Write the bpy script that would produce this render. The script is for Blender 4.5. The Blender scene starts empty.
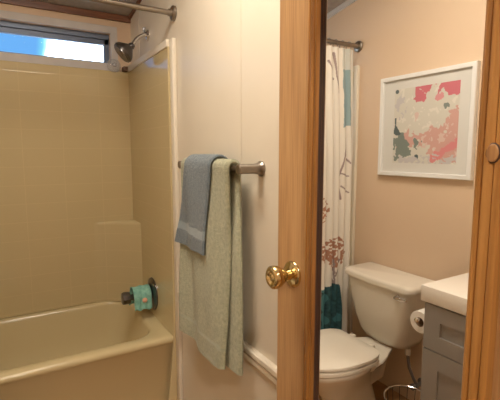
import bpy, bmesh, math, random
from mathutils import Vector, Matrix, noise
R = math.radians
PI = math.pi
random.seed(4)
scene = bpy.context.scene
C = scene.collection

# ---------------------------------------------------------------- camera
cam_data = bpy.data.cameras.new('camera')
cam = bpy.data.objects.new('camera', cam_data)
C.objects.link(cam)
cam.location = (-0.725, -2.709, 1.371)
cam.rotation_euler = (R(90 - 6.749), R(0), R(-30.659))
cam_data.sensor_fit = 'HORIZONTAL'
cam_data.sensor_width = 36
cam_data.lens = 36 * 408.9 / 500
cam_data.clip_start = 0.01
scene.camera = cam

# ---------------------------------------------------------------- colour and exposure
vs = scene.view_settings
vs.view_transform = 'Standard'
vs.look = 'None'
vs.gamma = 1
vs.use_curve_mapping = False
vs.exposure = 0.0

# ---------------------------------------------------------------- world: blue sky with a bright cloud bank
world = bpy.data.worlds.new('sky')
scene.world = world
world.use_nodes = True
nt = world.node_tree
nt.nodes.clear()
wo = nt.nodes.new('ShaderNodeOutputWorld')
bg = nt.nodes.new('ShaderNodeBackground')
bg.inputs['Strength'].default_value = 1.0
tc = nt.nodes.new('ShaderNodeTexCoord')
sx = nt.nodes.new('ShaderNodeSeparateXYZ')
nt.links.new(tc.outputs['Generated'], sx.inputs[0])
ns = nt.nodes.new('ShaderNodeTexNoise'); ns.inputs['Scale'].default_value = 9.0
nt.links.new(tc.outputs['Generated'], ns.inputs['Vector'])
mm = nt.nodes.new('ShaderNodeMath'); mm.operation = 'MULTIPLY_ADD'
mm.inputs[1].default_value = 0.06
nt.links.new(ns.outputs['Fac'], mm.inputs[0])
nt.links.new(sx.outputs['X'], mm.inputs[2])
cr = nt.nodes.new('ShaderNodeValToRGB')
e = cr.color_ramp.elements
e[0].position = 0.107; e[0].color = (0.16, 0.46, 0.95, 1)
e[1].position = 0.140; e[1].color = (5.0, 6.2, 7.5, 1)
m_ = e.new(0.120); m_.color = (0.25, 0.80, 0.98, 1)
nt.links.new(mm.outputs[0], cr.inputs[0])
nt.links.new(cr.outputs[0], bg.inputs['Color'])
nt.links.new(bg.outputs[0], wo.inputs[0])

LAMP_POWER = 22.5

# ---------------------------------------------------------------- materials
def mat(name, col, rough=0.5, metal=0.0, spec=0.5, **k):
    m = bpy.data.materials.new(name)
    m.use_nodes = True
    b = m.node_tree.nodes['Principled BSDF']
    b.inputs['Base Color'].default_value = (*col, 1)
    b.inputs['Roughness'].default_value = rough
    b.inputs['Metallic'].default_value = metal
    b.inputs['Specular IOR Level'].default_value = spec
    for a, v in k.items():
        b.inputs[a.replace('_', ' ')].default_value = v
    return m

def N(m, t, **inp):
    n = m.node_tree.nodes.new(t)
    for a, v in inp.items():
        n.inputs[a].default_value = v
    return n

def noise_mat(name, c1, c2, scale, rough=0.5, bump=0.0, stretch=(1, 1, 1), detail=4, bscale=None, **k):
    m = mat(name, c1, rough, **k)
    L = m.node_tree.links
    b = m.node_tree.nodes['Principled BSDF']
    t = N(m, 'ShaderNodeTexCoord')
    mp = N(m, 'ShaderNodeMapping', Scale=stretch)
    L.new(t.outputs['Object'], mp.inputs[0])
    n = N(m, 'ShaderNodeTexNoise', Scale=scale, Detail=detail)
    L.new(mp.outputs[0], n.inputs['Vector'])
    r = N(m, 'ShaderNodeValToRGB')
    r.color_ramp.elements[0].position = 0.3; r.color_ramp.elements[0].color = (*c1, 1)
    r.color_ramp.elements[1].position = 0.7; r.color_ramp.elements[1].color = (*c2, 1)
    L.new(n.outputs['Fac'], r.inputs[0])
    L.new(r.outputs[0], b.inputs['Base Color'])
    if bump:
        n2 = N(m, 'ShaderNodeTexNoise', Scale=bscale or scale, Detail=detail)
        L.new(mp.outputs[0], n2.inputs['Vector'])
        bp = N(m, 'ShaderNodeBump', Strength=bump, Distance=0.002)
        L.new(n2.outputs['Fac'], bp.inputs['Height'])
        L.new(bp.outputs[0], b.inputs['Normal'])
    return m

def wood_mat(name, dark, mid, light, axis='Z', scale=1.0, rough=0.35, ring=14.0, grain=0.5):
    m = mat(name, mid, rough)
    L = m.node_tree.links
    b = m.node_tree.nodes['Principled BSDF']
    t = N(m, 'ShaderNodeTexCoord')
    s = {'Z': (ring, ring, 0.9), 'X': (0.9, ring, ring), 'Y': (ring, 0.9, ring)}[axis]
    f = {'Z': (170, 170, 5), 'X': (5, 170, 170), 'Y': (170, 5, 170)}[axis]
    mp = N(m, 'ShaderNodeMapping', Scale=tuple(q * scale for q in s))
    L.new(t.outputs['Object'], mp.inputs[0])
    n = N(m, 'ShaderNodeTexNoise', Scale=1.6, Detail=5, Distortion=1.2)
    L.new(mp.outputs[0], n.inputs['Vector'])
    mp2 = N(m, 'ShaderNodeMapping', Scale=f)
    L.new(t.outputs['Object'], mp2.inputs[0])
    n2 = N(m, 'ShaderNodeTexNoise', Scale=1.5, Detail=3)
    L.new(mp2.outputs[0], n2.inputs['Vector'])
    mx = N(m, 'ShaderNodeMath'); mx.operation = 'MULTIPLY_ADD'
    mx.inputs[1].default_value = grain
    L.new(n2.outputs['Fac'], mx.inputs[0])
    ma = N(m, 'ShaderNodeMath'); ma.operation = 'MULTIPLY'; ma.inputs[1].default_value = 1 - grain
    L.new(n.outputs['Fac'], ma.inputs[0]); L.new(ma.outputs[0], mx.inputs[2])
    r = N(m, 'ShaderNodeValToRGB')
    r.color_ramp.elements[0].position = 0.36; r.color_ramp.elements[0].color = (*dark, 1)
    r.color_ramp.elements[1].position = 0.64; r.color_ramp.elements[1].color = (*light, 1)
    q = r.color_ramp.elements.new(0.5); q.color = (*mid, 1)
    L.new(mx.outputs[0], r.inputs[0])
    L.new(r.outputs[0], b.inputs['Base Color'])
    return m

def attr_mat(name, rough=0.8, bump=0.0):
    m = mat(name, (0.8, 0.8, 0.8), rough)
    a = N(m, 'ShaderNodeAttribute'); a.attribute_name = 'print'
    m.node_tree.links.new(a.outputs['Color'], m.node_tree.nodes['Principled BSDF'].inputs['Base Color'])
    return m

M_WALL = noise_mat('wall_vinyl', (0.76, 0.685, 0.565), (0.80, 0.72, 0.60), 3, 0.30, bump=0.08, bscale=60)
M_PEACH = noise_mat('peach_paint', (0.70, 0.53, 0.375), (0.74, 0.56, 0.40), 2, 0.55, bump=0.08, bscale=90)
M_TRIMW = mat('white_trim', (0.80, 0.73, 0.61), 0.35)
M_CEIL = noise_mat('ceiling_panel', (0.40, 0.37, 0.35), (0.50, 0.47, 0.44), 30, 0.9, bump=0.3, bscale=120)
M_FLOOR = noise_mat('vinyl_floor', (0.34, 0.18, 0.07), (0.46, 0.26, 0.11), 8, 0.45)
M_DARKTRIM = wood_mat('dark_stained_wood', (0.11, 0.035, 0.012), (0.17, 0.06, 0.022), (0.24, 0.09, 0.035), 'X')
M_OAK = wood_mat('oak_door', (0.37, 0.205, 0.088), (0.47, 0.27, 0.118), (0.53, 0.32, 0.148), 'Z', rough=0.38)
M_FRAME = wood_mat('honey_pine', (0.22, 0.092, 0.024), (0.36, 0.165, 0.043), (0.45, 0.22, 0.063), 'Z', rough=0.28, ring=22, grain=0.25)
M_INNER = mat('dark_brown_wood', (0.045, 0.018, 0.010), 0.6)  # dark brown inner face of the mirror frame, also the knot ring
M_BUTTON = wood_mat('wood_button', (0.22, 0.10, 0.035), (0.34, 0.17, 0.06), (0.42, 0.22, 0.08), 'Z', rough=0.5, ring=40)
M_NICKEL = mat('brushed_nickel', (0.34, 0.30, 0.26), 0.33, 1.0)
M_CHROME = mat('chrome', (0.70, 0.68, 0.66), 0.12, 1.0)
M_DARKCHROME = mat('dark_chrome', (0.20, 0.19, 0.19), 0.28, 1.0)
M_BRASS = mat('polished_brass', (0.66, 0.52, 0.27), 0.18, 1.0)
M_MIRROR = mat('mirror_silver', (0.93, 0.93, 0.92), 0.0, 1.0)
M_PORC = mat('porcelain', (0.80, 0.74, 0.64), 0.12)
M_SEAT = mat('seat_plastic', (0.82, 0.76, 0.66), 0.25)
M_COUNTER = mat('white_counter', (0.86, 0.80, 0.72), 0.25)
M_GREY = noise_mat('grey_cabinet_paint', (0.29, 0.27, 0.25), (0.31, 0.29, 0.27), 5, 0.5)
M_PAPER = noise_mat('tissue_paper', (0.84, 0.79, 0.72), (0.88, 0.84, 0.78), 60, 0.95, bump=0.2)
M_CARD = mat('cardboard', (0.35, 0.24, 0.15), 0.9)
M_ALU = mat('aluminium_skylight_tint', (0.15, 0.19, 0.28), 0.4, 0.2)  # sash aluminium with skylight blue and shade put into the base colour
M_WTRIM = noise_mat('window_trim_paint', (0.58, 0.55, 0.54), (0.64, 0.61, 0.60), 12, 0.5)
M_TEAL = noise_mat('teal_washcloth', (0.18, 0.42, 0.35), (0.28, 0.54, 0.45), 60, 0.95, bump=0.6, bscale=400)
M_PINK = mat('pink_tag', (0.80, 0.45, 0.32), 0.8)
M_FRAMEW = mat('white_frame', (0.80, 0.80, 0.79), 0.35)
M_MAT = mat('mat_board', (0.66, 0.65, 0.62), 0.8)
M_ART = attr_mat('abstract_print', 0.5)
M_CURT = attr_mat('curtain_print', 0.85)
M_BLACK = mat('black_rubber', (0.03, 0.03, 0.03), 0.6)
M_HOSE = mat('braided_hose', (0.22, 0.20, 0.19), 0.5, 0.5)
M_BROWNB = mat('brown_block', (0.12, 0.06, 0.03), 0.5)
M_HALL = mat('hall_paint', (0.62, 0.50, 0.38), 0.7)
M_JAMB = wood_mat('jamb_wood', (0.34, 0.17, 0.06), (0.44, 0.23, 0.09), (0.52, 0.29, 0.12), 'Z')

m = mat('clear_plastic', (0.95, 0.95, 0.95), 0.08)
b_ = m.node_tree.nodes['Principled BSDF']
b_.inputs['Transmission Weight'].default_value = 0.8
b_.inputs['IOR'].default_value = 1.3
M_CLEAR = m
m = mat('window_glass', (1, 1, 1), 0.0)
b_ = m.node_tree.nodes['Principled BSDF']
b_.inputs['Transmission Weight'].default_value = 1.0
b_.inputs['IOR'].default_value = 1.02
M_GLASS = m
m = mat('picture_glass', (1, 1, 1), 0.02)
M_LAMP = mat('lamp_glass', (1, 1, 1), 0.4)
b_ = M_LAMP.node_tree.nodes['Principled BSDF']
b_.inputs['Emission Color'].default_value = (1.0, 0.90, 0.75, 1)
b_.inputs['Emission Strength'].default_value = LAMP_POWER

# surround: cream acrylic with a moulded tile pattern (object space; y or x across, z up)
def tile_mat(name, base, use):
    m = mat(name, base, 0.07 if use == 'Y' else 0.16)
    L = m.node_tree.links; b = m.node_tree.nodes['Principled BSDF']
    t = N(m, 'ShaderNodeTexCoord'); s = N(m, 'ShaderNodeSeparateXYZ'); L.new(t.outputs['Object'], s.inputs[0])
    c = N(m, 'ShaderNodeCombineXYZ'); L.new(s.outputs[use], c.inputs['X']); L.new(s.outputs['Z'], c.inputs['Y'])
    br = N(m, 'ShaderNodeTexBrick', Scale=1.0)
    br.offset = 0.0
    br.inputs['Mortar Size'].default_value = 0.0028
    br.inputs['Mortar Smooth'].default_value = 0.8
    br.inputs['Brick Width'].default_value = 0.214
    br.inputs['Row Height'].default_value = 0.107
    L.new(c.outputs[0], br.inputs['Vector'])
    bp = N(m, 'ShaderNodeBump', Strength=0.11, Distance=0.004)
    bp.invert = True
    L.new(br.outputs['Fac'], bp.inputs['Height']); L.new(bp.outputs[0], b.inputs['Normal'])
    br.inputs['Color1'].default_value = (*base, 1); br.inputs['Color2'].default_value = (*base, 1)
    br.inputs['Mortar'].default_value = (*[min(1, q * 1.08) for q in base], 1)
    L.new(br.outputs['Color'], b.inputs['Base Color'])
    return m
CREAM = (0.62, 0.51, 0.295)
M_TILEX = tile_mat('cream_tile_back', CREAM, 'X')
M_TILEY = tile_mat('cream_tile_side', CREAM, 'Y')
M_TUB = mat('cream_acrylic', CREAM, 0.18)

def terry(name, c1, c2, bump=1.0):
    m = noise_mat(name, c1, c2, 90, 1.0, bump=bump, bscale=330, detail=2)
    b = m.node_tree.nodes['Principled BSDF']
    b.inputs['Sheen Weight'].default_value = 0.3
    b.inputs['Sheen Roughness'].default_value = 0.6
    m.node_tree.nodes['Bump'].inputs['Distance'].default_value = 0.006
    return m
M_SAGE = terry('sage_terry', (0.35, 0.36, 0.235), (0.50, 0.50, 0.345))
M_SAGEBAND = terry('sage_band', (0.38, 0.40, 0.29), (0.43, 0.45, 0.33), 0.3)
M_BLUE = terry('blue_grey_terry', (0.125, 0.165, 0.20), (0.20, 0.25, 0.285))
M_BLUEBAND = terry('blue_grey_band', (0.24, 0.30, 0.335), (0.27, 0.33, 0.365), 0.3)

# ---------------------------------------------------------------- mesh helpers
def box(bm, lo, hi, bevel=0.0, seg=2):
    x0, y0, z0 = lo; x1, y1, z1 = hi
    v = [bm.verts.new(p) for p in [(x0,y0,z0),(x1,y0,z0),(x1,y1,z0),(x0,y1,z0),(x0,y0,z1),(x1,y0,z1),(x1,y1,z1),(x0,y1,z1)]]
    fs = [bm.faces.new([v[i] for i in q]) for q in [(3,2,1,0),(4,5,6,7),(0,1,5,4),(1,2,6,5),(2,3,7,6),(3,0,4,7)]]
    if bevel:
        es = list({e for f in fs for e in f.edges})
        bmesh.ops.bevel(bm, geom=es, offset=bevel, segments=seg, affect='EDGES', profile=0.5)
    return bm

def loft(bm, rings, cap0=True, cap1=True, closed=True):
    vr = [[bm.verts.new(p) for p in r] for r in rings]
    n = len(vr[0])
    for a, b in zip(vr, vr[1:]):
        for i in range(n if closed else n - 1):
            j = (i + 1) % n
            bm.faces.new([a[i], a[j], b[j], b[i]])
    if cap0: bm.faces.new(list(reversed(vr[0])))
    if cap1: bm.faces.new(vr[-1])
    return vr

def frame_of(d):
    d = Vector(d).normalized()
    u = d.orthogonal().normalized() if abs(d.z) > 0.99 else Vector((0, 0, 1)).cross(d).normalized()
    return u, d.cross(u)

def tube(bm, pts, r, n=16, caps=True):
    pts = [Vector(p) for p in pts]
    rs = r if isinstance(r, (list, tuple)) else [r] * len(pts)
    rings = []
    pu = None
    for i, p in enumerate(pts):
        d = (pts[min(i + 1, len(pts) - 1)] - pts[max(i - 1, 0)]).normalized()
        if pu is None:
            u, v = frame_of(d)
        else:
            u = (pu - d * pu.dot(d)).normalized(); v = d.cross(u)
        pu = u
        rings.append([p + (u * math.cos(2*PI*k/n) + v * math.sin(2*PI*k/n)) * rs[i] for k in range(n)])
    loft(bm, rings, caps, caps)
    return bm

def lathe(bm, origin, axis, prof, n=32):
    """prof: list of (distance along axis, radius)"""
    o = Vector(origin); d = Vector(axis).normalized(); u, v = frame_of(d)
    rings = [[o + d * t + (u * math.cos(2*PI*k/n) + v * math.sin(2*PI*k/n)) * max(r, 1e-4) for k in range(n)] for t, r in prof]
    loft(bm, rings)
    return bm

def obj(name, bm, m, parent=None, smooth=False, loc=None, mats=None, sub=0, ang=35):
    bmesh.ops.recalc_face_normals(bm, faces=bm.faces[:])
    me = bpy.data.meshes.new(name)
    bm.to_mesh(me); bm.free()
    if mats:
        for q in mats: me.materials.append(q)
    else:
        me.materials.append(m)
    o = bpy.data.objects.new(name, me)
    C.objects.link(o)
    if parent is not None:
        o.parent = parent
        o.matrix_parent_inverse = Matrix.Translation(-Vector(parent.location))
    if smooth:
        for p in me.polygons: p.use_smooth = True
        me.set_sharp_from_angle(angle=R(ang))
    if sub:
        s = o.modifiers.new('smooth', 'SUBSURF'); s.levels = sub; s.render_levels = sub
    return o

def thing(name, label, cat, loc, group=None):
    o = bpy.data.objects.new(name, None); C.objects.link(o)
    o.location = loc; o.empty_display_size = 0.05
    o['label'] = label; o['category'] = cat
    if group: o['group'] = group
    return o

def tag(o, label, cat, group=None):
    o['label'] = label; o['category'] = cat
    if group: o['group'] = group
    return o

def struct(name, bm, m, **k):
    o = obj(name, bm, m, **k)
    o['kind'] = 'structure'
    return o

def B(lo, hi, bevel=0.0):
    return box(bmesh.new(), lo, hi, bevel)

# ---------------------------------------------------------------- dimensions
FZ = -0.06           # floor
XF = -1.48           # foot wall
YI = -2.62           # interior wall (the doorway wall)
def ceil_z(y): return 2.215 + 0.16 * (-y)

# ---------------------------------------------------------------- setting
struct('floor', B((-2.6, -5.2, FZ - 0.06), (0.12, 0.12, FZ)), M_FLOOR)

# plumbing wall (x = 0), sloping top
bm = bmesh.new()
loft(bm, [[(x, 0.1, FZ), (x, -5.2, FZ), (x, -5.2, ceil_z(-5.2)+.05), (x, 0.1, ceil_z(0.1)+.05)] for x in (0, 0.1)])
struct('wall_right', bm, M_WALL)
# battens over the panel seams
for y in (-1.418, -0.185):
    z0 = 0.68 if y < -1 else 1.905
    struct('trim_%d' % (1 if y < -1 else 2), B((-0.0025, y - 0.009, z0), (0.0, y + 0.009, ceil_z(y) - 0.03), 0.001), M_WALL)
# foot wall
bm = bmesh.new()
loft(bm, [[(x, 0.1, FZ), (x, YI, FZ), (x, YI, ceil_z(YI)+.05), (x, 0.1, ceil_z(0.1)+.05)] for x in (XF - 0.1, XF)])
struct('wall_left', bm, M_PEACH)
# window wall with the opening
WX0, WX1, WZ0, WZ1 = -1.36, -0.128, 1.915, 2.095
bm = bmesh.new()
box(bm, (XF, 0, FZ), (0, 0.1, WZ0)); box(bm, (XF, 0, WZ1), (0, 0.1, 2.26))
box(bm, (XF, 0, WZ0), (WX0, 0.1, WZ1)); box(bm, (WX1, 0, WZ0), (0, 0.1, WZ1))
struct('wall_back', bm, M_PEACH)
# interior wall with doorway
DX0, DX1, DZ = -0.95, -0.09, 2.03
bm = bmesh.new()
box(bm, (XF - .1, YI - 0.09, FZ), (DX0, YI, 2.68)); box(bm, (DX0, YI - 0.09, DZ), (0, YI, 2.68))
box(bm, (DX1, YI - 0.09, FZ), (0, YI, DZ))
struct('wall_front', bm, M_PEACH)
bm = bmesh.new()
for a, b2 in (((DX0, YI - 0.1, FZ), (DX0 + 0.018, YI + 0.01, DZ)), ((DX1 - 0.018, YI - 0.1, FZ), (DX1, YI + 0.01, DZ)), ((DX0, YI - 0.1, DZ - 0.018), (DX1, YI + 0.01, DZ))):
    box(bm, a, b2)
struct('trim_3', bm, M_JAMB)
# hallway shell behind the doorway
bm = bmesh.new()
box(bm, (-2.6, -5.3, FZ), (0.1, -5.2, 2.9)); box(bm, (-2.7, -5.2, FZ), (-2.6, YI - .09, 2.9)); box(bm, (-2.6, YI - .09, FZ), (XF - .1, YI, 2.9))
struct('wall_hall', bm, M_HALL)
# ceiling
bm = bmesh.new()
loft(bm, [[(x, 0.12, ceil_z(0.12)), (x, YI - 0.05, ceil_z(YI - .05)), (x, YI - 0.05, ceil_z(YI - .05) + 0.05), (x, 0.12, ceil_z(0.12) + 0.05)] for x in (XF - 0.1, 0.1)])
struct('ceiling', bm, M_CEIL)
struct('ceiling_hall', B((-2.7, -5.3, 2.62), (0.12, YI - 0.05, 2.66)), M_CEIL)
# stained trim where walls meet the ceiling
bm = bmesh.new()
box(bm, (XF, -0.016, 2.176), (0, 0, 2.213))
struct('trim_4', bm, M_DARKTRIM)
for i, (xa, xb) in enumerate(((-0.012, 0.0), (XF, XF + 0.012))):
    bm = bmesh.new()
    h = 0.022 if i == 0 else 0.034
    loft(bm, [[(x, -0.016, ceil_z(-0.016) - h), (x, YI, ceil_z(YI) - h), (x, YI, ceil_z(YI) - .001), (x, -0.016, ceil_z(-0.016) - .001)] for x in (xa, xb)])
    struct('trim_%d' % (5 + i), bm, M_DARKTRIM if i == 0 else M_WTRIM)
# chair rail
bm = bmesh.new()
prof = [(0, .670), (-.016, .670), (-.021, .665), (-.021, .650), (-.017, .645), (-.009, .643), (-.009, .638), (-.014, .634), (-.014, .618), (-.010, .612), (0, .612)]
loft(bm, [[(x, y, z) for x, z in prof] for y in (-0.804, YI + 0.0)])
struct('trim_7', bm, M_TRIMW)
# vertical bead at the edge of the tub surround, both ends
for i, (xa, xb) in enumerate(((-0.022, 0.0), (XF, XF + 0.022))):
    bm = B((xa, -0.803, FZ), (xb, -0.7605, 1.905), 0.006)
    struct('trim_%d' % (8 + i), bm, M_TRIMW, smooth=True)

# ---------------------------------------------------------------- window
bm = bmesh.new()
T = 0.042
for a, b2 in (((WX0 - T, -0.012, WZ1), (WX1 + T, 0.0, WZ1 + T)), ((WX0 - T, -0.012, WZ0 - 0.046), (WX1 + T, 0.0, WZ0)),
              ((WX0 - T, -0.012, WZ0), (WX0, 0.0, WZ1)), ((WX1, -0.012, WZ0), (WX1 + T, 0.0, WZ1))):
    box(bm, a, b2, 0.002)
win = struct('window_1', bm, M_WTRIM)
bm = bmesh.new()   # sash rails set back in the reveal
box(bm, (WX0, 0.030, WZ1 - 0.030), (WX1, 0.075, WZ1)); box(bm, (WX0, 0.042, WZ1 - 0.062), (WX1, 0.07, WZ1 - .03), 0.003)
box(bm, (WX0, 0.030, WZ0), (WX1, 0.075, WZ0 + 0.012)); box(bm, (WX1 - 0.030, 0.042, WZ0 + .012), (WX1, 0.07, WZ1 - .03), 0.003)
box(bm, (WX0, 0.042, WZ0 + .012), (WX0 + 0.03, 0.07, WZ1 - .03), 0.003)
obj('sash', bm, M_ALU, win)
obj('pane', B((WX0 + 0.02, 0.054, WZ0 + 0.006), (WX1 - 0.02, 0.058, WZ1 - 0.05)), M_GLASS, win)

# ---------------------------------------------------------------- tub surround (three moulded panels) and bathtub
RZ = 0.41
sur = thing('tub_surround', 'cream moulded tile-pattern surround lining the walls above the bathtub', 'shower surround', (-0.74, -0.03, RZ))
def panel(lo, hi, m):
    return obj('panel', B(lo, hi, 0.006), m, sur)
panel((XF + .001, -0.03, RZ + 0.001), (-0.001, -0.001, 1.868), M_TILEX)
SD = -0.760
bm = bmesh.new()
loft(bm, [[(-0.001, SD, z), (-0.030, SD, z), (-0.030, -0.031, z), (-0.001, -0.031, z)] for z in (RZ + 0.001, 1.872)])
obj('panel', bm, M_TILEY, sur)
bm = bmesh.new()
loft(bm, [[(XF + 0.001, SD, z), (XF + 0.030, SD, z), (XF + 0.030, -0.031, z), (XF + 0.001, -0.031, z)] for z in (RZ + 0.001, 1.872)])
obj('panel', bm, M_TILEY, sur)
for k, o_ in ((1, 0.0), (-1, XF)):
    bm = bmesh.new()
    loft(bm, [[(o_ - k * .001, SD, z), (o_ - k * w, SD, z), (o_ - k * w, -0.7505, z), (o_ - k * .001, -0.7505, z)] for z, w in ((FZ + .001, .085), (.20, .050), (RZ + 0.001, .030))])
    obj('side_leg', bm, M_TUB, sur, smooth=True)
# pale rolled top edge of the side panels
for xa, xb in ((-0.036, -0.001), (XF + 0.001, XF + 0.036)):
    obj('top_rim', B((xa, SD, 1.868), (xb, -0.001, 1.906), 0.006), M_TRIMW, sur, smooth=True)
# diagonal corner ledge
def corner_ledge(xs):
    bm = bmesh.new()
    def ring(z, s):
        k = 1 if xs == 0 else -1
        o = 0.0 if xs == 0 else XF
        pts = [(o - k * 0.029, -0.029)]
        for q in range(15):
            t = q / 14
            pts.append((o - k * (0.030 + 0.25 * s * (1 - t)), -0.0305 - 0.175 * s * t ** 1.7))
        return [(x, y, z) for x, y in pts]
    loft(bm, [ring(RZ + 0.001, 1.0), ring(0.91, 1.0), ring(0.922, 0.985), ring(0.928, 0.94)])
    return obj('corner_ledge', bm, M_TILEX, sur, smooth=True, ang=60)
corner_ledge(0); corner_ledge(1)

tub = thing('bathtub', 'cream alcove bathtub with a wide rolled front rim', 'bathtub', (-0.74, -0.4, FZ))
X0, X1, Y0, Y1 = XF + 0.002, -0.002, -0.750, -0.002
def rr(x0, x1, y0, y1, r, z, n=10):
    pts = []
    for cx, cy, a0 in ((x1 - r, y1 - r, 0), (x0 + r, y1 - r, 90), (x0 + r, y0 + r, 180), (x1 - r, y0 + r, 270)):
        for k in range(n + 1):
            a = R(a0 + 90 * k / n)
            pts.append((cx + r * math.cos(a), cy + r * math.sin(a), z))
    return pts
bm = bmesh.new()
rings = [rr(X0, X1, Y0 + .03, Y1, .004, FZ), rr(X0, X1, Y0 + .02, Y1, .004, RZ - 0.05), rr(X0, X1, Y0 + .006, Y1, .006, RZ - 0.035), rr(X0, X1, Y0, Y1, .008, RZ - 0.02),
         rr(X0, X1, Y0 + .004, Y1, .012, RZ - 0.006), rr(X0 + .01, X1 - .01, Y0 + 0.016, Y1 - .01, .02, RZ),
         rr(X0 + .06, X1 - .085, Y0 + 0.062, Y1 - .045, .13, RZ), rr(X0 + .07, X1 - .095, Y0 + 0.073, Y1 - .055, .13, RZ - 0.006),
         rr(X0 + .078, X1 - .102, Y0 + 0.080, Y1 - .060, .13, RZ - 0.022),
         rr(X0 + .12, X1 - .13, Y0 + 0.095, Y1 - .075, .13, 0.22), rr(X0 + .18, X1 - .16, Y0 + 0.115, Y1 - .10, .12, 0.07),
         rr(X0 + .24, X1 - .20, Y0 + 0.15, Y1 - .14, .10, 0.03)]
loft(bm, rings, cap0=True, cap1=True)
obj('tub_shell', bm, M_TUB, tub, smooth=True, ang=60)
# recessed apron panel line
bm = bmesh.new()
lathe(bm, (-0.33, -0.38, 0.031), (0, 0, 1), [(0, .03), (.003, .03), (.004, .025), (.004, 0.0)])
obj('drain', bm, M_CHROME, tub, smooth=True)

# ---------------------------------------------------------------- tub valve with teal cloth
VY, VZ = -0.42, 0.543
v = thing('shower_valve', 'round chrome tub valve on the surround side panel, behind the teal cloth', 'tap', (-0.03, VY, VZ))
obj('escutcheon', lathe(bmesh.new(), (-0.0305, VY, VZ), (-1, 0, 0), [(0, .094), (.006, .094), (.012, .084), (.018, .05), (.020, .02)]), M_DARKCHROME, v, smooth=True)
obj('valve_body', lathe(bmesh.new(), (-0.046, VY, VZ), (-1, 0, 0), [(0, .034), (.03, .030), (.075, .026), (.10, .022)]), M_DARKCHROME, v, smooth=True)
bm = lathe(bmesh.new(), (-0.143, VY, VZ), (-1, 0, 0), [(0, .018), (.022, .018), (.024, .034), (.056, .036), (.066, .032), (.068, .012)], 10)
obj('handle', bm, M_DARKCHROME, v, smooth=True, ang=25)
# cloth draped over valve body
bm = bmesh.new()
rings = []
nx, na = 26, 40
for i in range(nx + 1):
    x = -0.055 - 0.100 * i / nx
    ring = []
    for k in range(na + 1):
        t = k / na
        a = PI * t                        # front skirt, over the top, back skirt
        s = (t - .5) * 2
        if abs(s) < .42:
            q = s / .42 * PI / 2
            y = VY + math.sin(q) * .046; z = VZ + .008 + math.cos(q) * .046
        else:
            sg = -1 if s < 0 else 1
            d = (abs(s) - .42) / .58
            y = VY + sg * (.046 + .012 * d * (1 + .4 * math.sin(i * .8 + sg)))
            z = VZ + .008 - d * (.072 + .004 * math.sin(i * .5 + sg))
        w = noise.noise(Vector((x * 40, t * 6, 3))) * .006
        ring.append((x + 0.25 * w, y + w * (1 if s > 0 else -1), z + w * .5))
    rings.append(ring)
loft(bm, rings, False, False, closed=False)
tc_ = obj('washcloth', bm, M_TEAL, smooth=True, ang=80)
sm = tc_.modifiers.new('thick', 'SOLIDIFY'); sm.thickness = 0.004; sm.offset = 1
tag(tc_, 'small teal cloth draped over the tub valve', 'cloth')
bm = bmesh.new()
lathe(bm, (-0.098, VY - .064, VZ - .006), (-.3, -1, 0), [(0, .013), (.004, .014), (.006, .010), (.008, .003)], 20)
obj('patch', bm, M_PINK, tc_, smooth=True)

# ---------------------------------------------------------------- shower head
SY = -0.363
s = thing('shower_fixture', 'chrome shower head on a curved arm high on the white wall', 'shower head', (0, SY, 2.02))
obj('flange', lathe(bmesh.new(), (-0.0005, SY, 2.018), (-1, 0, 0), [(0, .030), (.004, .030), (.012, .018), (.014, .012)]), M_CHROME, s, smooth=True)
pts = []
for k in range(13):
    t = k / 12
    a = R(62) * t
    pts.append((-0.012 - 0.075 * math.sin(a) / math.sin(R(62)) * .55 - .034 * t, SY, 2.018 - 0.062 * (1 - math.cos(a)) / (1 - math.cos(R(62)))))
obj('arm', tube(bmesh.new(), pts, 0.0105, 16), M_CHROME, s, smooth=True)
hp = Vector(pts[-1]); hd = Vector((-0.74, 0.04, -0.64)).normalized()
bm = lathe(bmesh.new(), hp - hd * .004, hd, [(0, .013), (.012, .019), (.022, .018), (.028, .026), (.044, .041), (.060, .056), (.074, .061), (.084, .058)])
obj('bell', bm, M_DARKCHROME, s, smooth=True)
bm = lathe(bmesh.new(), hp + hd * .0795, hd, [(0, .052), (.0065, .051), (.005, .018), (.008, .016), (.008, .001)])
obj('spray_face', bm, M_DARKCHROME, s, smooth=True)
# small lever/hook above the flange
obj('lever', B((-0.030, SY - .006, 2.030), (-0.014, SY + .006, 2.058), .002), M_DARKCHROME, s)

# ---------------------------------------------------------------- items on the ledge
t = thing('suction_cup', 'clear plastic suction cup stuck below the right end of the window', 'suction cup', (-0.112, -0.03, 1.895))
sd = Vector((-.05, -1, 0.12))
obj('cup', lathe(bmesh.new(), (-0.118, -0.0305, 1.900), sd, [(0, .042), (.003, .041), (.012, .024), (.015, .010)]), M_CLEAR, t, smooth=True)
obj('hook', lathe(bmesh.new(), (-0.118, -0.043, 1.901), sd, [(0, .010), (.008, .009), (.010, .014), (.014, .013)]), M_CLEAR, t, smooth=True)
bm = B((-0.064, -0.052, 1.8685), (-0.037, -0.004, 1.899), 0.003)
tag(obj('wood_block', bm, M_BROWNB), 'small dark brown block in the corner on top of the tub surround', 'block')

# ---------------------------------------------------------------- shower rod
RY, RODZ = -0.785, 2.02
s = thing('shower_rod', 'brushed nickel shower curtain rod spanning above the bathtub', 'curtain rod', (-0.74, RY, RODZ))
obj('rod', tube(bmesh.new(), [(XF + .004, RY, RODZ), (-0.004, RY, RODZ)], 0.0125, 24), M_NICKEL, s, smooth=True)
for x, d in ((-0.0005, -1), (XF + .0005, 1)):
    obj('flange', lathe(bmesh.new(), (x, RY, RODZ), (d, 0, 0), [(0, .034), (.010, .034), (.014, .030), (.016, .017), (.03, .016)]), M_NICKEL, s, smooth=True)

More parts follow.
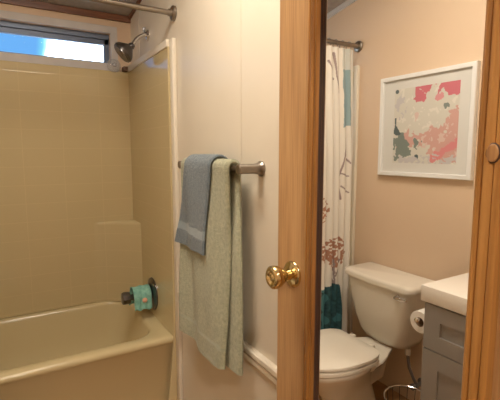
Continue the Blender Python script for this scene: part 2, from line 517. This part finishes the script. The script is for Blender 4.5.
# ---------------------------------------------------------------- shower curtain, bunched at the foot end
CX0, CX1 = -1.405, -1.00
WHITE = (0.78, 0.73, 0.66); TEALC = (0.20, 0.33, 0.37); DTEAL = (0.03, 0.095, 0.11); BRN = (0.40, 0.20, 0.13); TWIG = (0.33, 0.26, 0.25)
def seg_d(px, pz, a, b):
    ax, az = a; bx, bz = b
    vx, vz = bx - ax, bz - az
    t = max(0, min(1, ((px - ax) * vx + (pz - az) * vz) / (vx * vx + vz * vz)))
    return math.hypot(px - ax - t * vx, pz - az - t * vz)
TW = [((-1.345, 1.52), (-1.33, 1.34)), ((-1.33, 1.34), (-1.29, 1.20)), ((-1.33, 1.36), (-1.37, 1.30)), ((-1.30, 1.24), (-1.36, 1.22)),
      ((-1.29, 1.20), (-1.31, 1.08)), ((-1.31, 1.16), (-1.36, 1.12)), ((-1.25, 1.95), (-1.28, 1.72)), ((-1.21, 1.9), (-1.25, 1.80)),
      ((-1.26, .76), (-1.27, .30)), ((-1.27, .62), (-1.22, .72)), ((-1.27, .60), (-1.31, .70)), ((-1.275, .5), (-1.24, .62))]
def curt_col(x, z):
    n1 = noise.noise(Vector((x * 14, z * 14, 1))); n2 = noise.noise(Vector((x * 60, z * 60, 7)))
    if -1.375 + .008 * n1 < x < -1.315 + .01 * n1 and z > 1.52 + .03 * n1:
        k = 0.30 if z > 1.86 else 0.85
        return [a + (b - a) * k for a, b in zip(WHITE, TEALC)]
    rr_ = math.hypot((x + 1.26) / 1.0, (z - .755) * 1.0)
    if rr_ < .098 + .02 * n1 and n2 > -0.12 + (rr_ - .05) * 1.2:
        return BRN
    rr_ = math.hypot(x + 1.13, z - 1.02)
    if rr_ < .085 and n2 > 0.0: return BRN
    if x < -1.12 + 0.03 * n1 and x > -1.315 - .12 * (.54 - z) and z < .54 + .03 * n1:
        return [q * (1 + .6 * n2) for q in DTEAL] if n1 > -.25 else [q * 2.2 for q in DTEAL]
    for a, b in TW:
        if seg_d(x + .006 * n1, z, a, b) < .0045: return TWIG
    k = 0.10 * max(0, noise.noise(Vector((x * 5, z * 2.5, 4))))
    return [a + (b - a) * k * 3 for a, b in zip(WHITE, (.55, .56, .50))]
bm = bmesh.new()
nu, nv = 300, 480
rings = []
cols = []
for j in range(nv + 1):
    z = 1.985 - (1.985 - 0.10) * j / nv
    g = 0.8 + 0.35 * (j / nv)
    row = []
    for i in range(nu + 1):
        u = i / nu
        x = CX0 + (CX1 - CX0) * u
        ph = u * 2 * PI * 8.5 + .5 * math.sin(u * 9)
        a = .013 * g * (1 + .3 * math.sin(u * 17 + 1))
        y = RY - .026 - .030 * min(1, j / nv * 3) + a * math.sin(ph + .4 * math.sin(z * 2.2)) + .004 * noise.noise(Vector((u * 8, z * 3, 0)))
        row.append((x + .35 * a * math.cos(ph * 1.0), y, z))
        cols.append(curt_col(row[-1][0], z))
    rings.append(row)
loft(bm, rings, False, False, closed=False)
cur = obj('shower_curtain', bm, M_CURT, smooth=True, ang=80)
ca = cur.data.color_attributes.new('print', 'FLOAT_COLOR', 'POINT')
for k, c in enumerate(cols): ca.data[k].color = (*[max(0, q) for q in c], 1)
tag(cur, 'white shower curtain with teal and brown botanical print, bunched at the end of its rod', 'curtain')
for k in range(8):
    x = CX0 + .012 + (CX1 - CX0 - .03) * k / 7
    bm = bmesh.new()
    pts = [(x, RY + .021 * math.sin(a), RODZ - .010 + .026 * math.cos(a)) for a in [2 * PI * q / 20 for q in range(21)]]
    tube(bm, pts, .0022, 8, caps=False)
    rg = obj('curtain_ring', bm, M_NICKEL, smooth=True)
    tag(rg, 'thin metal ring hanging the bunched shower curtain from its rod', 'curtain ring', 'curtain rings on the shower rod')

# ---------------------------------------------------------------- towel bar
BZ = 1.315; BX = -0.072; BYA, BYB = -1.035, -1.560
s = thing('towel_bar', 'brushed nickel towel bar with flared posts on the white wall', 'towel bar', (0, -1.3, BZ))
obj('bar', tube(bmesh.new(), [(BX, BYA + .006, BZ), (BX, BYB - .006, BZ)], .0105, 24), M_NICKEL, s, smooth=True)
for y in (BYA, BYB):
    bm = lathe(bmesh.new(), (-.0005, y, BZ), (-1, 0, 0), [(0, .026), (.005, .0255), (.010, .021), (.018, .0180), (.03, .0165), (.086, .0165), (.089, .013)], 36)
    obj('post', bm, M_NICKEL, s, smooth=True)

# ---------------------------------------------------------------- towels: folded slabs hung over the bar
def towel(name, label, y0, y1, zf, zb, inner, thick, m, mband, bands, seed, yshift=lambda d: (0, 0), pinch=0.0, cat='towel'):
    """y0 = far edge, y1 = near edge; inner = clearance radius around the bar; thick = cloth bundle thickness"""
    path = []                                  # centre line in (x, z) with normals, from back bottom over the bar to front bottom
    r = inner + thick / 2
    nb = 26
    for k in range(nb):
        z = zb + (BZ - zb) * k / nb
        d = (BZ - z)
        path.append((BX + r - min(.008, d * .03), z, 1, 0, d, 1))
    for k in range(17):
        a = PI * k / 16
        path.append((BX + r * math.cos(a), BZ + r * math.sin(a), math.cos(a), math.sin(a), 0, 0))
    nf = 64
    for k in range(1, nf + 1):
        z = BZ - (BZ - zf) * k / nf
        d = BZ - z
        path.append((BX - r, z, -1, 0, d, -1))
    ny = 44
    bm = bmesh.new()
    outer, innr = [], []
    for (x, z, nx_, nz_, d, side) in path:
        a0, a1 = yshift(d) if side < 0 else (0, -.03 * min(1, d * 3) if zb < .9 and side > 0 else 0)
        ro, ri = [], []
        for i in range(ny + 1):
            u = i / ny
            y = (y0 + a0) + (y1 + a1 - y0 - a0) * u
            e = min(u, 1 - u) * (y0 - y1)
            th = thick / 2 * math.sqrt(max(0.0, min(1, e / (thick * .5)) * (2 - min(1, e / (thick * .5))))) * .9 + thick * .05
            w = 0.0
            if side < 0:
                w = min(1, d * 4) * (.010 * math.sin(y * 19 + 1 + d * 1.5) + .005 * math.sin(y * 37 + 2 + d * 3)) + .003 * noise.noise(Vector((y * 9, z * 5, 1)))
            elif side > 0:
                w = .002 * noise.noise(Vector((u * 4, z * 5, seed + 9))) - .002
            dz = 0
            if side: dz = (.006 * math.sin(u * 6 + seed) ) * min(1, d * 2)
            nn = noise.noise(Vector((y * 60, z * 60, seed))) * .0012
            xc = x + nx_ * w; zc = z + nz_ * abs(w) + dz
            ro.append((xc + nx_ * (th + nn), y, zc + nz_ * (th + nn)))
            ri.append((xc - nx_ * th, y, zc - nz_ * th))
        outer.append(ro); innr.append(ri)
    rings = []
    for ro, ri in zip(outer, innr):
        rings.append(ro + list(reversed(ri)))
    vr = loft(bm, rings, True, True)
    bm.faces.ensure_lookup_table()
    for f in bm.faces:
        c = f.calc_center_median()
        if c.x < BX and any(a < c.z - zf < b for a, b in bands): f.material_index = 1
    o = obj(name, bm, m, smooth=True, mats=[m, mband], ang=70)
    return tag(o, label, cat)
towel('bath_towel', 'large sage green bath towel folded over the towel bar', -1.085, -1.505, .584, .588, .0115, .020, M_SAGE, M_SAGEBAND, [(.075, .088), (.012, .018)], 1.0,
      yshift=lambda d: (.03 * min(1, d * 1.5), .045 * min(1, d * 1.4)))
towel('hand_towel', 'small blue-grey hand towel hung over the green bath towel on the bar', -1.165, -1.400, .988, 1.02, .0335, .013, M_BLUE, M_BLUEBAND, [(.060, .092)], 2.6,
      yshift=lambda d: (.115 * min(1, d * 2.8) ** .8, .045 * min(1, d * 3)))

# ---------------------------------------------------------------- door with knob (open, parallel to the right wall)
DF = -0.133
d = thing('door', 'open oak interior door with flat stile edge and brass knob, carrying the framed mirror', 'door', (-.115, -2.5, FZ + .01))
obj('slab', B((DF, -2.585, FZ + .012), (-.098, -1.852, 2.02), .0015), M_OAK, d)
KY, KZ = -1.918, 1.071
kn = obj('knob', lathe(bmesh.new(), (DF - .009, KY, KZ), (-1, 0, 0), [(0, .013), (.014, .0125), (.017, .0145), (.024, .019), (.036, .0262), (.046, .0285), (.053, .0275), (.057, .0225), (.0575, .016), (.055, .0135), (.0535, .009), (.0555, .006), (.056, .001)], 40), M_BRASS, d, smooth=True, ang=50)
obj('rose', lathe(bmesh.new(), (DF, KY, KZ), (-1, 0, 0), [(0, .033), (.003, .033), (.006, .0305), (.0075, .024), (.010, .017), (.011, .012)], 40), M_BRASS, kn, smooth=True, ang=50)
kn2 = obj('knob', lathe(bmesh.new(), (-.098, KY, KZ), (1, 0, 0), [(0, .033), (.006, .030), (.010, .014), (.024, .013), (.034, .024), (.048, .028), (.058, .022), (.0585, .001)], 32), M_BRASS, d, smooth=True, ang=50)
obj('latch_plate', B((-.127, -1.8522, KZ - .028), (-.104, -1.8505, KZ + .028)), M_BRASS, d)
for z in (.2, 1.05, 1.85):
    obj('hinge', tube(bmesh.new(), [(DF - .004, -2.589, z - .04), (DF - .004, -2.589, z + .04)], .006, 12), M_BRASS, d, smooth=True)

# ---------------------------------------------------------------- mirror with honey pine frame
MY0, MY1 = -2.020, -2.368      # visible glass
MZ0, MZ1 = 0.32, 1.90
mr = thing('wall_mirror', 'tall mirror in a grooved honey pine frame on the door, reflecting toilet and picture', 'mirror', (DF, -2.2, MZ0))
obj('mirror_glass', B((-.1380, MY1 - .012, MZ0 - .012), (-.1340, MY0 + .012, MZ1 + .012)), M_MIRROR, mr)
# moulding profile: (distance outward from sight edge, height off the door face)
prof = [(0.0, .0052), (0.0, .0130), (.0025, .0165), (.007, .0190), (.010, .0175), (.012, .0160), (.015, .0195), (.020, .0210), (.0245, .0195), (.027, .0160), (.029, .0180), (.034, .0180), (.0375, .0155), (.038, .0005), (.012, .0005), (.012, .0052)]
def stick(name, p0, p1, inward):
    bm = bmesh.new()
    rings = []
    dd = (Vector(p1) - Vector(p0)).normalized(); iw = Vector(inward)
    for P, s in ((Vector(p0), -1), (Vector(p1), 1)):
        rings.append([P - iw * a + dd * s * a + Vector((DF - h, 0, 0)) for a, h in prof])
    vr = loft(bm, rings)
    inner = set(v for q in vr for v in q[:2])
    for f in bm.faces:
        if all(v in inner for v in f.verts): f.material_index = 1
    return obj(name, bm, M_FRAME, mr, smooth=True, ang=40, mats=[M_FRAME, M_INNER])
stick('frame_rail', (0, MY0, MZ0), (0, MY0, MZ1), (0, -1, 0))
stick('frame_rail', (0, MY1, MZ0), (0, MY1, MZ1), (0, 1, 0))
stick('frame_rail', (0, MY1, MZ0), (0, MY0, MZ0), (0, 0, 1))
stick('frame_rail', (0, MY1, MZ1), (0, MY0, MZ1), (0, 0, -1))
def disc(y, z, x, ry, rz, h, n=36):
    bm = bmesh.new()
    loft(bm, [[(x - hh, y + ry * g * math.cos(2*PI*k/n), z + rz * g * math.sin(2*PI*k/n)) for k in range(n)] for hh, g in ((0, 1), (h * .8, 1), (h, .88))])
    return bm
ky, kz = MY1 - .0265, 1.369
obj('knot_ring', disc(ky, kz, DF - .0170, .0098, .0140, .0038), M_INNER, mr, smooth=True)
obj('wood_knot', disc(ky, kz, DF - .0170, .0085, .0125, .0052), M_BUTTON, mr, smooth=True)

# ---------------------------------------------------------------- toilet (against the foot wall)
TY = -1.180
TX = XF                                   # wall plane
t = thing('toilet', 'white two-piece toilet with closed lid, against the peach wall', 'toilet', (TX + .4, TY, FZ))
def egg(cx, a_front, a_back, b, z, n=64, p=2.0, back_flat=None):
    p0 = p
    pts = []
    for k in range(n):
        th = 2 * PI * k / n
        c, s_ = math.cos(th), math.sin(th)
        p = 3.4 if (back_flat is not None and c < 0) else p0
        x = (a_front if c > 0 else a_back) * math.copysign(abs(c) ** (2 / p), c)
        y = b * math.copysign(abs(s_) ** (2 / p), s_)
        if back_flat is not None and x < -back_flat: x = -back_flat
        pts.append((cx + x, TY + y, z))
    return pts
SZ = 0.352
# bowl and pedestal, one body
bm = bmesh.new()
rings = [egg(-1.06, .17, .22, .105, FZ), egg(-1.06, .17, .22, .105, FZ + .03), egg(-1.06, .14, .20, .085, FZ + .10), egg(-1.04, .15, .20, .085, .10),
         egg(-1.02, .20, .20, .115, .17), egg(-.99, .25, .21, .155, .235), egg(-.97, .262, .215, .178, .270), egg(-.965, .272, .22, .191, .290), egg(-.965, .272, .22, .191, .302), egg(-.965, .262, .212, .183, .3075)]
loft(bm, rings)
obj('bowl', bm, M_PORC, t, smooth=True, ang=60)
# deck behind the bowl under the tank
bm = bmesh.new()
def deck(z, g):
    pts = [(-1.10, .172), (-1.16, .160), (-1.225, .135), (-1.27, .108), (-1.32, .085)]
    return [(x, TY + w * g, z) for x, w in pts] + [(x, TY - w * g, z) for x, w in reversed(pts)]
loft(bm, [deck(.10, .35), deck(.22, .60), deck(.258, .90), deck(.285, 1.0), deck(.292, .97)])
obj('deck', bm, M_PORC, t, smooth=True, ang=50)
bm = bmesh.new()
loft(bm, [egg(-.965, .268, .19, .188, .309, back_flat=.17), egg(-.965, .284, .20, .200, .314, back_flat=.18), egg(-.965, .284, .20, .200, .329, back_flat=.18), egg(-.965, .272, .195, .190, .334, back_flat=.175)])
obj('seat', bm, M_SEAT, t, smooth=True, ang=50)
bm = bmesh.new()
loft(bm, [egg(-.965, .262, .19, .182, .3385, back_flat=.172), egg(-.965, .284, .20, .200, .343, back_flat=.18), egg(-.965, .283, .20, .199, .355, back_flat=.18), egg(-.965, .262, .185, .182, .3615, back_flat=.17), egg(-.965, .16, .12, .11, .3645, back_flat=.11), egg(-.965, .05, .04, .03, .3655)])
obj('lid', bm, M_SEAT, t, smooth=True, ang=60)
for s_ in (-1, 1):
    obj('hinge', B((-1.185, TY + s_ * .07 - .016, .292), (-1.150, TY + s_ * .07 + .016, .348), .005), M_SEAT, t, smooth=True)
# tank: tapered body, bowed front
def tank(z, w, dp, x0=-1.470, r=.05, bow=.012):
    pts = []
    x1 = x0 + dp
    n = 10
    for k in range(n + 1):
        a = R(90 * (1 - k / n))
        pts.append((x1 - r + r * math.cos(a) , w - r + r * math.sin(a)))
    half = [(x, y) for x, y in pts]                       # front +y corner, from side to front
    full = [(x0, w)] + half + [(x1 + bow, 0)] + [(x, -y) for x, y in reversed(half)] + [(x0, -w)]
    return [(x, TY + y, z) for x, y in full]
bm = bmesh.new()
loft(bm, [tank(.296, .122, .135, r=.05), tank(.304, .142, .155, r=.055), tank(.345, .163, .178, r=.055), tank(.42, .184, .193), tank(.52, .206, .208), tank(.60, .221, .214), tank(.648, .229, .218)])
obj('tank', bm, M_PORC, t, smooth=True, ang=50)
bm = bmesh.new()
loft(bm, [tank(.6485, .235, .222), tank(.652, .244, .230), tank(.673, .246, .232), tank(.684, .240, .226), tank(.689, .227, .213)])
obj('tank_lid', bm, M_PORC, t, smooth=True, ang=50)
h = obj('flush_handle', lathe(bmesh.new(), (-1.254, TY - .160, .622), (1, 0, 0), [(0, .013), (.01, .013), (.013, .009), (.020, .009)]), M_CHROME, t, smooth=True)
bm = tube(bmesh.new(), [(-1.232, TY - .155, .622), (-1.229, TY - .180, .622), (-1.229, TY - .212, .626), (-1.232, TY - .230, .628)], [.007, .0095, .0115, .008], 12)
obj('lever', bm, M_CHROME, h, smooth=True)
# supply line
s = thing('supply_hose', 'braided water supply hose and stop valve below the toilet tank', 'water supply', (-1.46, -1.34, .10))
obj('hose', tube(bmesh.new(), [(-1.40, -1.305, .294), (-1.395, -1.308, .26), (-1.39, -1.325, .19), (-1.405, -1.345, .13), (-1.43, -1.348, .09)], .0085, 12), M_HOSE, s, smooth=True)
obj('nut', lathe(bmesh.new(), (-1.40, -1.305, .262), (0, 0, 1), [(-.012, .011), (-.008, .016), (.026, .016), (.032, .011)], 8), M_SEAT, s)
obj('stop_valve', lathe(bmesh.new(), (-1.4795, -1.348, .085), (1, 0, 0), [(0, .028), (.004, .028), (.006, .010), (.04, .010), (.042, .014), (.062, .014), (.064, .008), (.076, .018), (.086, .018)], 16), M_HOSE, s, smooth=True)

# ---------------------------------------------------------------- wire waste bin
WBX, WBY, WBZ = -1.115, -1.535, .212
s = thing('wire_bin', 'small round black wire bin with a chrome rim between toilet and vanity', 'bin', (WBX, WBY, FZ))
def ring_pts(r, z, n=40): return [(WBX + r * math.cos(2*PI*k/n), WBY + r * math.sin(2*PI*k/n), z) for k in range(n + 1)]
obj('rim', tube(bmesh.new(), ring_pts(.108, WBZ), .0045, 10, caps=False), M_CHROME, s, smooth=True)
bm = bmesh.new()
for z, r in ((FZ + .006, .085), (.04, .095), (.13, .104)): tube(bm, ring_pts(r, z), .0018, 6, caps=False)
for k in range(18):
    a = 2 * PI * k / 18
    tube(bm, [(WBX + .085 * math.cos(a), WBY + .085 * math.sin(a), FZ + .006), (WBX + .108 * math.cos(a), WBY + .108 * math.sin(a), WBZ)], .0015, 5)
obj('wire_cage', bm, M_BLACK, s)
obj('bottom', lathe(bmesh.new(), (WBX, WBY, FZ + .001), (0, 0, 1), [(0, .086), (.006, .086)], 32), M_BLACK, s)

# ---------------------------------------------------------------- vanity cabinet and countertop
VX1, VYA, VYB = -0.938, -1.726, -2.40
s = thing('vanity_cabinet', 'grey vanity cabinet with shaker drawer and door beside the toilet', 'cabinet', (-1.2, -2.05, FZ))
bm = B((XF + .002, VYB, FZ + .08), (VX1 - .016, VYA, .7875)); box(bm, (XF + .002, VYB, FZ), (VX1 - .07, VYA, FZ + .08))
obj('carcass', bm, M_GREY, s)
def shaker(name, ya, yb, za, zb, rail=.068):
    bm = bmesh.new()
    x0, x1, xi = VX1 - .016, VX1 + .004, VX1 - .005
    r2 = min(rail, (zb - za) * .34)
    box(bm, (x0, yb, za), (xi, ya, zb))
    for lo, hi in (((xi, yb, za), (x1, ya, za + r2)), ((xi, yb, zb - r2), (x1, ya, zb)), ((xi, ya - rail, za + r2), (x1, ya, zb - r2)), ((xi, yb, za + r2), (x1, yb + rail, zb - r2))):
        box(bm, lo, hi)
    return obj(name, bm, M_GREY, s)
mid = (VYA + VYB) / 2
shaker('drawer', VYA - .001, mid + .002, .602, .781); shaker('drawer', mid - .002, VYB + .001, .602, .781)
shaker('cabinet_door', VYA - .001, mid + .002, FZ + .085, .597); shaker('cabinet_door', mid - .002, VYB + .001, FZ + .085, .597)
for y in (mid + .04, mid - .04):
    pass
bm = B((XF + .001, VYB - .01, .788), (-.926, -1.711, .852), .003)
tag(obj('countertop', bm, M_COUNTER, smooth=True), 'thick white countertop on the grey vanity cabinet', 'countertop')
# toilet paper roll on a holder fixed to the cabinet side
PR = (-1.075, -1.678, .686)
s = thing('paper_holder', 'chrome toilet paper holder on the side of the grey vanity', 'paper holder', (-1.02, VYA, PR[2]))
obj('base', lathe(bmesh.new(), (-1.094, VYA + .0005, PR[2]), (0, 1, 0), [(0, .018), (.006, .018), (.008, .008), (.012, .007)]), M_CHROME, s, smooth=True)
obj('arm', tube(bmesh.new(), [(-1.094, VYA + .01, PR[2]), (-1.094, VYA + .041, PR[2]), (-1.088, VYA + .048, PR[2]), (-1.078, VYA + .048, PR[2]), (-.957, VYA + .048, PR[2])], .006, 12), M_CHROME, s, smooth=True)
obj('end_cap', lathe(bmesh.new(), (-.960, VYA + .048, PR[2]), (1, 0, 0), [(0, .010), (.008, .011), (.012, .006)]), M_CHROME, s, smooth=True)
rz_ = PR[2] - .012
bm = bmesh.new()
n = 40
rings = []
for x, r in ((PR[0], .020), (PR[0], .044), (PR[0] + .002, .046), (PR[0] + .100, .046), (PR[0] + .102, .044), (PR[0] + .102, .020), (PR[0], .020)):
    rings.append([(x, PR[1] + r * math.cos(2*PI*k/n), rz_ + r * math.sin(2*PI*k/n)) for k in range(n)])
loft(bm, rings, False, False)
bmesh.ops.remove_doubles(bm, verts=bm.verts[:], dist=1e-5)
rt = obj('toilet_paper_roll', bm, M_PAPER, smooth=True, ang=40)
tag(rt, 'white toilet paper roll on the holder beside the vanity', 'toilet paper')
bm = bmesh.new()
rings = []
for x, r in ((PR[0] + .001, .0198), (PR[0] + .1015, .0198), (PR[0] + .1015, .0185), (PR[0] + .001, .0185), (PR[0] + .001, .0198)):
    rings.append([(x, PR[1] + r * math.cos(2*PI*k/n), rz_ + r * math.sin(2*PI*k/n)) for k in range(n)])
loft(bm, rings, False, False); bmesh.ops.remove_doubles(bm, verts=bm.verts[:], dist=1e-5)
obj('cardboard_core', bm, M_CARD, rt, smooth=True, ang=40)

# ---------------------------------------------------------------- picture over the toilet
PY0, PY1, PZ0, PZ1 = -.994, -1.566, 1.234, 1.790
s = thing('framed_picture', 'square abstract pink, white and grey print in a white frame above the toilet', 'picture', (XF, -1.28, PZ0))
fw = .024
bm = bmesh.new()
pf = [(0, .001), (0, .026), (.003, .030), (fw - .003, .030), (fw, .026), (fw, .001)]
cs = [(PY0, PZ0), (PY1, PZ0), (PY1, PZ1), (PY0, PZ1)]
cy_, cz_ = (PY0 + PY1) / 2, (PZ0 + PZ1) / 2
rings = []
for y, z in cs + cs[:1]:
    sy = 1 if y < cy_ else -1; sz = 1 if z < cz_ else -1
    rings.append([(XF + hh, y + sy * a, z + sz * a) for a, hh in pf])
loft(bm, rings, False, False); bmesh.ops.remove_doubles(bm, verts=bm.verts[:], dist=1e-5)
obj('frame', bm, M_FRAMEW, s, smooth=True, ang=30)
obj('mat_board', B((XF + .004, PY1 + fw - .002, PZ0 + fw - .002), (XF + .016, PY0 - fw + .002, PZ1 - fw + .002)), M_MAT, s)
AY0, AY1, AZ0, AZ1 = -1.092, -1.482, 1.308, 1.716
WH = (.62, .60, .54); PK = (.58, .17, .21); LP = (.60, .36, .32); GY = (.20, .24, .22); DK = (.09, .12, .13); PP = (.66, .50, .46); LV = (.53, .51, .52)
def art(u, w):        # u 0..1 left to right as seen in the mirror, w 0 top .. 1 bottom
    P = Vector((u * 5, w * 5, 0))
    n = noise.noise(P * 1.3) + .5 * noise.noise(P * 3.1 + Vector((5, 1, 2))) + .3 * noise.noise(P * 6.5)
    n2 = noise.noise(P * 2.2 + Vector((9, 9, 1))) + .6 * noise.noise(P * 5.5 + Vector((1, 7, 3)))
    c = WH
    if n2 > .35: c = (.70, .67, .61)
    # pale pink landmass right and lower middle
    k = .68 - .24 * u + .16 * n
    if w > k + .02 and w < .96 + .1 * n and u > .16 + .1 * n2: c = LP if n2 < .28 else PP
    if w > .78 + .1 * n and u < .62 + .1 * n2: c = WH
    if abs((w - .84) + (u - .82) * .55) < .055 + .05 * n2 and u > .62 + .08 * n: c = (.66, .25, .26)
    if math.hypot(u - .95, w - .42) < .10 + .1 * n: c = LP
    # bright pink along the top
    if w < .10 + .07 * n2 and u > .34 and n > -.15: c = PK
    if math.hypot(u - .42, (w - .13)) < .085 + .06 * n2: c = PK
    if math.hypot(u - .93, w - .05) < .12 + .07 * n: c = PK
    if math.hypot(u - .72, (w - .17) * 1.5) < .07 + .06 * n: c = (.66, .30, .32)
    if math.hypot(u - .12, (w - .22) * .8) < .10 + .07 * n2 and n > .0: c = LV
    if math.hypot((u - .38) * 2, w - .38) < .06 + .06 * n: c = PP
    # grey and charcoal blots
    if math.hypot(u - .14, (w - .78)) < .155 + .08 * n2: c = GY
    if math.hypot(u - .40, (w - .75)) < .055 + .06 * n2: c = GY
    if math.hypot(u - .82, (w - .27)) < .062 + .05 * n: c = GY
    if math.hypot((u - .05) * 1.5, (w - .57)) < .070 + .05 * n2: c = DK
    if abs(u - .03) < .012 + .01 * n2 and .38 < w < .55: c = DK
    if math.hypot(u - .40, w - .92) < .03 + .02 * n: c = DK
    if math.hypot((u - .04), (w - .03)) < .03: c = DK
    if w > .90 + .04 * n and n2 < -.05: c = LV
    return c
bm = bmesh.new()
na = 150
rows = []; acol = []
for j in range(na + 1):
    row = []
    for i in range(na + 1):
        row.append((XF + .0168, AY0 + (AY1 - AY0) * i / na, AZ1 + (AZ0 - AZ1) * j / na))
        acol.append(art(i / na, j / na))
    rows.append(row)
loft(bm, rows, False, False, closed=False)
ar = obj('print', bm, M_ART, s)
ca = ar.data.color_attributes.new('print', 'FLOAT_COLOR', 'POINT')
for k, c in enumerate(acol): ca.data[k].color = (*c, 1)

# ---------------------------------------------------------------- bathroom ceiling light and an added hallway fill light (out of frame)
def lamp(name, label, x, y, r=.13, m=M_LAMP, z=None):
    z = z if z is not None else ceil_z(y)
    s = thing(name, label, 'ceiling light', (x, y, z))
    obj('base', lathe(bmesh.new(), (x, y, z + .004), (0, 0, -1), [(0, r * .95), (.035, r * .95), (.036, r * .7)]), M_NICKEL, s, smooth=True)
    obj('diffuser', lathe(bmesh.new(), (x, y, z - .033), (0, 0, -1), [(0, r), (.012, r), (.04, r * .85), (.065, r * .5), (.075, r * .05)]), m, s, smooth=True)
lamp('ceiling_light', 'round warm ceiling light over the middle of the bathroom', -.60, -1.62, r=.30)
M_HALLFILL = M_LAMP.copy(); M_HALLFILL.node_tree.nodes['Principled BSDF'].inputs['Emission Strength'].default_value = LAMP_POWER * 9.0
lamp('hall_fill_light', 'added round warm fill light in the hallway behind the doorway', -.9, -3.6, m=M_HALLFILL, z=2.62)  # unseen fill, added to brighten the room from the camera side
